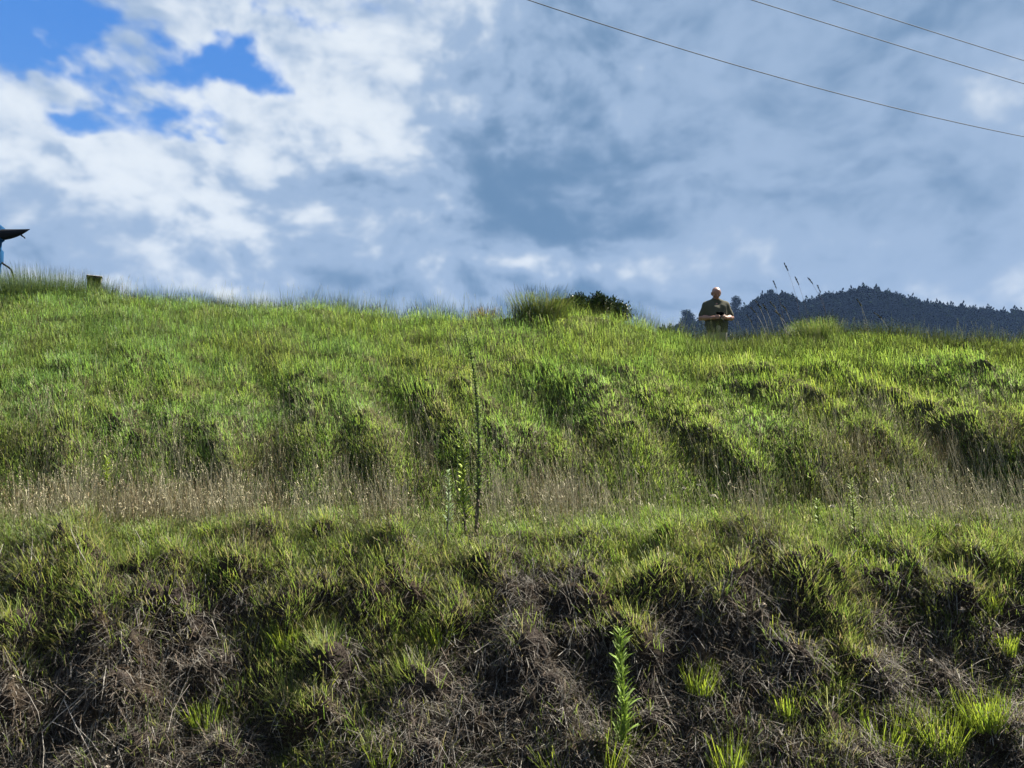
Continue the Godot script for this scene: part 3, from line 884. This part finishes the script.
func build_crest() -> void:
	# round shrub behind the crest
	var p := ground_point(at(588, 300, 16.2).x, 16.2)
	var t := thing("shrub", "dark green round shrub half hidden behind the grassy crest", "shrub", p)
	var st := Buf.new()
	for k in 7:
		var a := rnd(0, TAU)
		st.tube([V(0, -0.1, 0), V(cos(a) * 0.15, 0.5, sin(a) * 0.15), V(cos(a) * 0.5, 1.2, sin(a) * 0.5)], [0.035, 0.025, 0.01], Color(0.09, 0.07, 0.05), 5)
	part("branch", st.mesh(), mats.straw, t)
	var top := at(594, 289, 16.2).y - p.y
	var cb := Buf.new()
	for k in 26:
		var a := rnd(0, TAU)
		var r := sqrt(rng.randf()) * 0.52
		leaf_ball(cb, V(cos(a) * r * 1.5, top - 0.28 - r * r * 0.9 + rnd(-0.1, 0.06), sin(a) * r), V(0.24, 0.22, 0.24), 420, 0.07, Color(0.04, 0.075, 0.03), n_small, 0.6)
	leaf_ball(cb, V(0, top * 0.5, 0), V(0.8, top * 0.38, 0.6), 3500, 0.075, Color(0.04, 0.075, 0.03), n_small, 0.6)
	part("foliage", cb.mesh(), leaf_mat("shrub_leaf", 0.5, 0.45), t)
	# tussocks that stand out of the crest
	var fawn := [Color(1, 1, 1), Color(1.6, 1.1, 1.8), Color(0.7, 0.7, 0.7), Color(1.2, 1.1, 1.0)]
	tussock("grass_tussock", "tall olive tussock on the crest left of the dark shrub", surf(at(541, 330, 13.0).x, 13.0)[0], 3400, 0.25, 0.68, 0.44, 0.55, 0.005, 0.32, Color(0.10, 0.15, 0.05), fawn)
	tussock("grass_tussock", "round bright green tussock on the crest below the seed stalks", surf(at(816, 335, 13.0).x, 13.0)[0], 2000, 0.22, 0.54, 0.36, 0.6, 0.005, 0.3, Color(0.13, 0.21, 0.065), fawn)
	tussock("grass_tussock", "wide dark green clump of tall grass on the crest beside the blue post", surf(at(50, 290, 13.5).x, 13.5)[0], 5200, 0.25, 0.60, 1.1, 0.3, 0.0055, 0.2, Color(0.075, 0.12, 0.04), GREENS)
	tussock("grass_tussock", "low brownish tussock on the crest left of the tall olive one", surf(at(484, 330, 13.1).x, 13.1)[0], 420, 0.15, 0.36, 0.22, 0.6, 0.006, 0.3, Color(0.16, 0.15, 0.06), fawn)
	for q in [[787, 268], [798, 282], [776, 286], [811, 282], [820, 290]]:
		var tipp := at(q[0] - 2, q[1] - 3, 13.3)
		seed_stalk("seed_stalk", "tall thin grass stalk with a dark seed head standing above the crest against the sky", "dark seed stalks above the crest", surf(tipp.x + rnd(0.15, 0.35), 13.3)[0], tipp, Color(0.06, 0.05, 0.045))
	for q in [[752, 309], [757, 303], [764, 306], [771, 303], [776, 312], [783, 306], [748, 317], [858, 301], [876, 314]]:
		var tipp := at(q[0], q[1], 12.9)
		seed_stalk("pale_stalk", "pale grass stalk with a fine seed head standing on the crest before the far hill", "pale seed stalks on the crest", surf(tipp.x + rnd(0.1, 0.28), 12.9)[0], tipp, Color(0.34, 0.32, 0.24))
	# weathered square post
	var px := at(94, 284, 13.9)
	var g := ground_point(px.x, 13.9)
	var post := thing("square_post", "weathered grey square post standing in the grass on the crest", "post", g)
	post.rotation.y = atan2(-px.x, 13.9)
	var hgt := at(94, 276, 13.9).y - g.y
	var pb := Buf.new()
	pb.box(V(0, hgt * 0.5 - 0.1, 0), V(0.235, hgt + 0.12, 0.235), 0.012, Color(1, 1, 1))
	var grey := mat("weathered_wood", Color(0.48, 0.475, 0.46), 0.9, 0.3)
	grey.uv1_triplanar = true
	grey.uv1_scale = Vector3(3, 0.5, 3)
	var gt := NoiseTexture2D.new()
	gt.width = 256; gt.height = 256; gt.seamless = true; gt.noise = noise(19, 0.03, 5)
	var gr := Gradient.new()
	gr.set_color(0, Color(0.5, 0.5, 0.5)); gr.set_color(1, Color(1, 1, 1))
	gt.color_ramp = gr
	grey.albedo_texture = gt
	part("post", pb.mesh(), grey, post)
	var cp := Buf.new()
	cp.box(V(0, hgt - 0.028, 0), V(0.26, 0.03, 0.26), 0.008, Color(1, 1, 1))
	part("cap", cp.mesh(), grey, post)
	# blue post with a dark blade and a hanging cord, cut by the edge of the picture
	var dd := 13.6
	var s := at(0, 260, dd)
	var b0 := ground_point(s.x - 0.06, dd)
	var blue := mat("blue_paint", Color(0.008, 0.05, 0.13), 0.9, 0.2)
	var dark := mat("dark_plastic", Color(0.018, 0.02, 0.026), 0.95, 0.2)
	var bp := thing("blue_post", "blue post carrying a dark pointed blade and a curved black cord on the crest", "post", b0)
	var loc := func(x: float, y: float, z := 0.0) -> Vector3: return at(x, y, dd) - b0 + Vector3(0, 0, z)
	var bb := Buf.new()
	bb.tube([V(0, -0.2, 0), loc.call(-3.0, 272), loc.call(-3.0, 264), loc.call(-2.0, 262), loc.call(-2.0, 252), loc.call(-3.5, 250), loc.call(-3.5, 242), loc.call(-2.5, 240), loc.call(-2.5, 229), loc.call(-4.0, 227)], [0.06, 0.06, 0.07, 0.085, 0.09, 0.08, 0.085, 0.11, 0.12, 0.08], Color(1, 1, 1), 14)
	part("post", bb.mesh(), blue, bp)
	var lb := Buf.new()
	var ring := []
	var rr := []
	for k in 12:
		var u := k / 11.0
		var rad := 0.1 * (1.0 - pow(u, 2.4)) * (1.0 - 0.25 * u) + 0.003
		rr.append(rad)
		ring.append(loc.call(lerpf(-1.0, 30.0, u), 229.0 + rad / dd * focal))
	lb.tube(ring, rr, Color(1, 1, 1), 12)
	var blade := part("blade", lb.mesh(), dark, bp)
	var hk := Buf.new()
	hk.tube([loc.call(20, 234), loc.call(22.5, 236.2), loc.call(24.5, 237.5), loc.call(25, 238.6)], [0.02, 0.014, 0.012, 0.008], Color(1, 1, 1), 6)
	part("hook", hk.mesh(), dark, blade)
	var cd := Buf.new()
	cd.tube([loc.call(1, 258), loc.call(1.5, 262), loc.call(4, 264.5), loc.call(7.5, 266.5), loc.call(10.5, 269), loc.call(12.5, 272.5), loc.call(13.5, 277), loc.call(13.5, 290)], [0.015, 0.017, 0.017, 0.016, 0.016, 0.016, 0.016, 0.016], Color(1, 1, 1), 8)
	part("cord", cd.mesh(), dark, bp)

# ---------------------------------------------------------------- weeds
func weed(called: String, label: String, base: Vector3, line: Array, thick: float, leaves: int, leaf: float, from: float, col: Color, stemcol: Color, single: bool, withered := 0) -> void:
	# line: points of the stem as [pixel x, pixel y], at the depth of the base
	var t := thing(called, label, "weed", base)
	var pts := []
	var rad := []
	for k in line.size():
		pts.append(at(line[k][0], line[k][1], -base.z) - base)
		rad.append(thick * (1.0 - 0.65 * k / (line.size() - 1.0)))
	pts[0] = V(0, -0.05, 0)
	var cv := Curve3D.new()
	for q in pts: cv.add_point(q)
	var sb := Buf.new()
	sb.tube(pts, rad, stemcol, 7)
	part("stem", sb.mesh(), mats.weed_leaf, t)
	var len_ := cv.get_baked_length()
	var lf := Buf.new()
	var meshes := []
	if single:
		for k in 4:
			var one := Buf.new()
			one.blade(Vector3.ZERO, V(0, 0.86, 0.5).normalized(), leaf, leaf * 0.085, 0.08 + 0.09 * k, col * (0.7 + 0.16 * k), 5, 0.6, Vector3.RIGHT)
			meshes.append(one.mesh())
	for k in leaves:
		var u := lerpf(from, 1.0, (k + rng.randf()) / leaves)
		var q := cv.sample_baked(u * len_)
		var a := k * 2.4 + rnd(-0.3, 0.3)
		var size := leaf * rnd(0.45, 1.2) * (1.0 - 0.35 * u * u)
		if single:
			var o := part("leaf", meshes[k % 4], mats.weed_leaf, t, q)
			o.basis = Basis.from_euler(Vector3(rnd(-0.45, 0.5), a + rnd(-0.6, 0.6), rnd(-0.45, 0.45))).scaled(Vector3.ONE * size / leaf)
		else:
			lf.blade(q, V(cos(a), rnd(0.5, 1.3), sin(a)).normalized(), size, size * 0.19, 0.3, col * rnd(0.7, 1.25), 4, 0.6)
	if not single:
		part("leaves", lf.mesh(), mats.weed_leaf, t).set_meta("kind", "stuff")
	if withered:
		var wb := Buf.new()
		for k in withered:
			var u := rnd(0.0, from + 0.12)
			var a := rnd(0, TAU)
			wb.blade(cv.sample_baked(u * len_), V(cos(a), rnd(-1.2, 0.2), sin(a)).normalized(), leaf * rnd(0.6, 1.1), leaf * 0.14, 0.5, Color(0.10, 0.075, 0.055) * rnd(0.6, 1.3), 3, 0.5)
		part("withered_leaves", wb.mesh(), mats.straw, t).set_meta("kind", "stuff")

func build_weeds() -> void:
	leaf_mat("weed_leaf", 0.8, 0.62)
	var p := on_bank(479, 540)
	weed("tall_weed", "very tall thin dark green weed rising above the bench with withered lower leaves", p, [[479, 540], [479, 490], [479, 440], [477, 400], [474, 370], [469, 345], [464, 328]], 0.017, 460, 0.085, 0.25, Color(0.16, 0.24, 0.085), Color(0.09, 0.095, 0.055), false, 110)
	p = on_bank(462, 541)
	weed("leafy_weed", "lime green leafy weed standing next to the very tall weed", p, [[462, 541], [463, 500], [463, 460], [461, 432]], 0.009, 190, 0.12, 0.22, Color(0.29, 0.38, 0.08), Color(0.06, 0.05, 0.04), false, 20)
	p = on_bank(449, 540)
	weed("leafy_weed", "short bluish green weed beside the lime green leafy weed", p, [[449, 540], [449, 505], [448, 472]], 0.007, 100, 0.09, 0.3, Color(0.17, 0.24, 0.13), Color(0.06, 0.05, 0.04), false, 16)
	p = on_bank(622, 752)
	weed("spiky_weed", "bright green upright weed with dense spiky leaves on the lower bank", p, [[623, 752], [624.5, 722], [622.5, 692], [620.5, 662], [621, 632]], 0.010, 280, 0.14, 0.05, Color(0.19, 0.29, 0.065), Color(0.12, 0.18, 0.05), true)
	p = on_bank(855, 548)
	weed("leafy_weed", "pale green weed with small leaves at the lip below the dry grass patch", p, [[856, 548], [854, 520], [851, 480]], 0.008, 110, 0.075, 0.3, Color(0.20, 0.27, 0.08), Color(0.10, 0.09, 0.05), false, 14)
	p = on_bank(818, 530)
	weed("leafy_weed", "low bushy green weed at the lip beside the pale green weed", p, [[818, 530], [818, 515], [817, 500]], 0.007, 80, 0.09, 0.1, Color(0.15, 0.23, 0.05), Color(0.10, 0.09, 0.05), false)
	p = on_bank(895, 528)
	weed("leafy_weed", "thin upright green weed near the right end of the bench", p, [[895, 528], [894, 505], [892, 486]], 0.006, 60, 0.07, 0.2, Color(0.17, 0.25, 0.06), Color(0.10, 0.09, 0.05), false)
	p = on_bank(108, 500)
	weed("leafy_weed", "bright lime green weed among the dry stalks at the foot of the upper bank", p, [[108, 500], [107, 480], [106, 458]], 0.007, 90, 0.10, 0.1, Color(0.24, 0.33, 0.05), Color(0.12, 0.14, 0.05), false)
	# coarse tussocks on the lower bank and at its foot
	var lime := Color(0.27, 0.365, 0.065)
	var cols := [Color(1, 1, 1), Color(1, 1, 1), Color(1.15, 1.05, 1.0), Color(0.75, 0.85, 0.8)]
	var list := [[612, 775, 46, 0.40, "tuft of long green blades at the foot of the spiky weed"], [885, 752, 120, 0.34, "wide clump of lime green blades at the foot of the bank"], [935, 748, 70, 0.30, "lime green tuft touching the wide clump at the foot of the bank"], [985, 722, 70, 0.28, "lime green tussock on the lower bank above the lime green tuft"], [733, 776, 36, 0.30, "thin tuft of lime green blades at the bank foot before bare straw"], [1003, 652, 26, 0.17, "small lime green tuft below the lip among dark straw"], [992, 606, 22, 0.18, "narrow upright lime green tuft close under the lip"], [380, 766, 30, 0.26, "yellowish green tuft at the bank foot before reddish straw"], [32, 668, 22, 0.14, "tiny bright green tuft in the dark straw above the dry branch"], [205, 720, 60, 0.22, "yellow green tuft hanging low on the bank beside dark straw"], [790, 712, 40, 0.22, "light green tuft in the straw between the spiky weed and the wide clump"], [700, 690, 60, 0.2, "soft light green patch beside the spiky weed"], [560, 770, 26, 0.24, "sparse green tuft at the bank foot left of the spiky weed"], [285, 640, 50, 0.2, "light green tuft on the bank below the lip"], [440, 645, 50, 0.2, "green tuft hanging over a hollow of the lower bank"]]
	for q in list:
		tussock("lime_tussock" if q[2] > 30 else "grass_tuft", q[4], on_bank(q[0], q[1]), int(q[2] * 3.2), q[3] * 0.35, q[3] * 1.3, 0.035 + q[2] * 0.0011, 0.55, 0.0052, 0.22, lime * rnd(0.8, 1.05), cols)

# ---------------------------------------------------------------- dry branches and flower heads
func branch(label: String, lines: Array, rr: float, col: Color, out: float) -> void:
	var r := rr * 0.6
	var o := on_bank(lines[0][0][0], lines[0][0][1])
	var t := thing("dry_branch", label, "branch", o)
	var first := true
	for l in lines:
		var pts := []
		var rad := []
		for k in l.size():
			var q := on_bank(l[k][0], l[k][1])
			pts.append(at(l[k][0], l[k][1], -q.z - out - 0.02 * k) - o)
			rad.append(r * (1.0 - 0.6 * k / l.size()) * (1.0 if first else 0.65))
		var b := Buf.new()
		b.tube(pts, rad, col, 6)
		part("stem" if first else "twig", b.mesh(), mats.straw, t)
		first = false

func build_litter() -> void:
	var pale := Color(0.26, 0.245, 0.22)
	branch("pale bare dry branch with crossing twigs on the dark lower bank", [[[42, 732], [58, 716], [76, 701], [92, 684], [104, 676]], [[42, 732], [38, 712], [30, 697], [22, 686]], [[42, 732], [44, 750], [43, 768]], [[52, 722], [66, 728], [76, 734]], [[104, 676], [103, 690], [101, 700]]], 0.0055, pale, 0.12)
	branch("long pale dry stem lying beside the crossing twigs of the dry branch", [[[64, 700], [76, 726], [88, 748], [98, 772]], [[76, 726], [92, 742], [104, 760]]], 0.005, pale, 0.10)
	branch("short whitish root twig below green grass on the lower bank", [[[474, 653], [486, 645], [494, 640], [500, 632]], [[486, 645], [497, 644]]], 0.006, pale, 0.08)
	branch("curved pale dry stem arching over straw left of the spiky weed", [[[558, 656], [566, 649], [574, 650], [584, 660]], [[566, 649], [560, 646]]], 0.005, pale, 0.09)
	branch("pair of thin grey dry stems fanning upward on the lower bank", [[[168, 732], [172, 712], [180, 698], [190, 684]], [[172, 712], [176, 690], [180, 676]]], 0.004, pale * 0.8, 0.10)
	branch("whitish curved dead stalk standing in the dry grass of the bench", [[[86, 562], [78, 548], [71, 530], [65, 505]], [[78, 548], [82, 532]]], 0.004, pale, 0.12)
	branch("whitish dead stalk with a kink standing by the curved dead stalk", [[[31, 560], [33, 535], [29, 505], [28, 480]], [[33, 535], [40, 520]]], 0.004, pale, 0.12)
	var fl := Buf.new()
	fl.tube([V(0, -0.03, 0), V(0.005, 0.05, 0.03), V(0.0, 0.09, 0.06)], [0.0016, 0.0014, 0.0012], Color(0.25, 0.21, 0.16), 4)
	var stem := fl.mesh()
	var heads := []
	for k in 2:
		var hb := Buf.new()
		leaf_ball(hb, Vector3.ZERO, V(0.016, 0.012, 0.016) if k == 0 else V(0.022, 0.007, 0.022), 70, 0.011, Color(0.48, 0.43, 0.36) if k == 0 else Color(0.72, 0.70, 0.64), n_small)
		heads.append(hb.mesh())
	var brown := [[753, 603], [741, 612], [736, 620], [744, 627], [730, 632], [546, 636], [30, 657], [20, 683], [541, 703], [513, 716], [561, 708], [957, 614], [930, 660], [870, 670], [110, 757], [120, 765], [218, 656], [140, 665]]
	var white := [[535, 432], [520, 450], [551, 446], [717, 470], [707, 489], [680, 491], [543, 408], [527, 501], [717, 424], [822, 513], [958, 531], [706, 425], [640, 470], [712, 500], [950, 380]]
	for set_ in 2:
		for q in [brown, white][set_]:
			var o := on_bank(q[0], q[1] + (14 if set_ == 0 else 8))
			var t := thing("dead_flower" if set_ == 0 else "white_flower", "small pale dried flower head on a thin stalk in the straw of the lower bank" if set_ == 0 else "small flat white flower head on a thin stalk on the upper bank", "flower", o, "dried flower heads" if set_ == 0 else "white flower heads")
			t.rotation.y = rnd(-0.6, 0.6)
			t.scale = Vector3.ONE * (rnd(0.8, 1.3) if set_ == 0 else rnd(0.9, 1.5))
			part("stalk", stem, mats.straw, t)
			part("flower_head", heads[set_], mats.straw, t, V(0, 0.09, 0.06))

func _ready() -> void:
	rng.seed = 20240
	# camera
	var cam := Camera3D.new()
	cam.name = "camera"
	cam.fov = FOV
	cam.far = 4000.0
	cam.position = EYE
	cam.rotation_degrees.x = PITCH
	add_child(cam)
	# sky
	var we := WorldEnvironment.new()
	var env := Environment.new()
	env.background_mode = Environment.BG_SKY
	env.tonemap_mode = Environment.TONE_MAPPER_LINEAR
	env.tonemap_exposure = 4.0
	env.background_energy_multiplier = 0.25
	env.sdfgi_enabled = true
	env.ssao_enabled = true
	env.ssil_enabled = true
	env.fog_enabled = true
	env.fog_density = 0.00009
	env.fog_light_color = Color(0.55, 0.70, 0.95)
	var pan := PanoramaSkyMaterial.new()
	pan.panorama = make_sky()
	env.sky = Sky.new()
	env.sky.sky_material = pan
	we.environment = env
	add_child(we)
	# sun: behind the crest, to the right
	var sun := DirectionalLight3D.new()
	sun.name = "sun"
	sun.light_energy = 1.6
	sun.light_angular_distance = 0.53
	sun.light_color = Color(1.0, 0.955, 0.88)
	sun.shadow_enabled = true
	add_child(sun)
	sun.look_at_from_position(Vector3(0.62, 0.95, -0.34), Vector3.ZERO)
	build_ground()
	index_seen()
	build_grass()
	build_hills()
	build_wires()
	build_person()
	build_crest()
	build_weeds()
	build_litter()
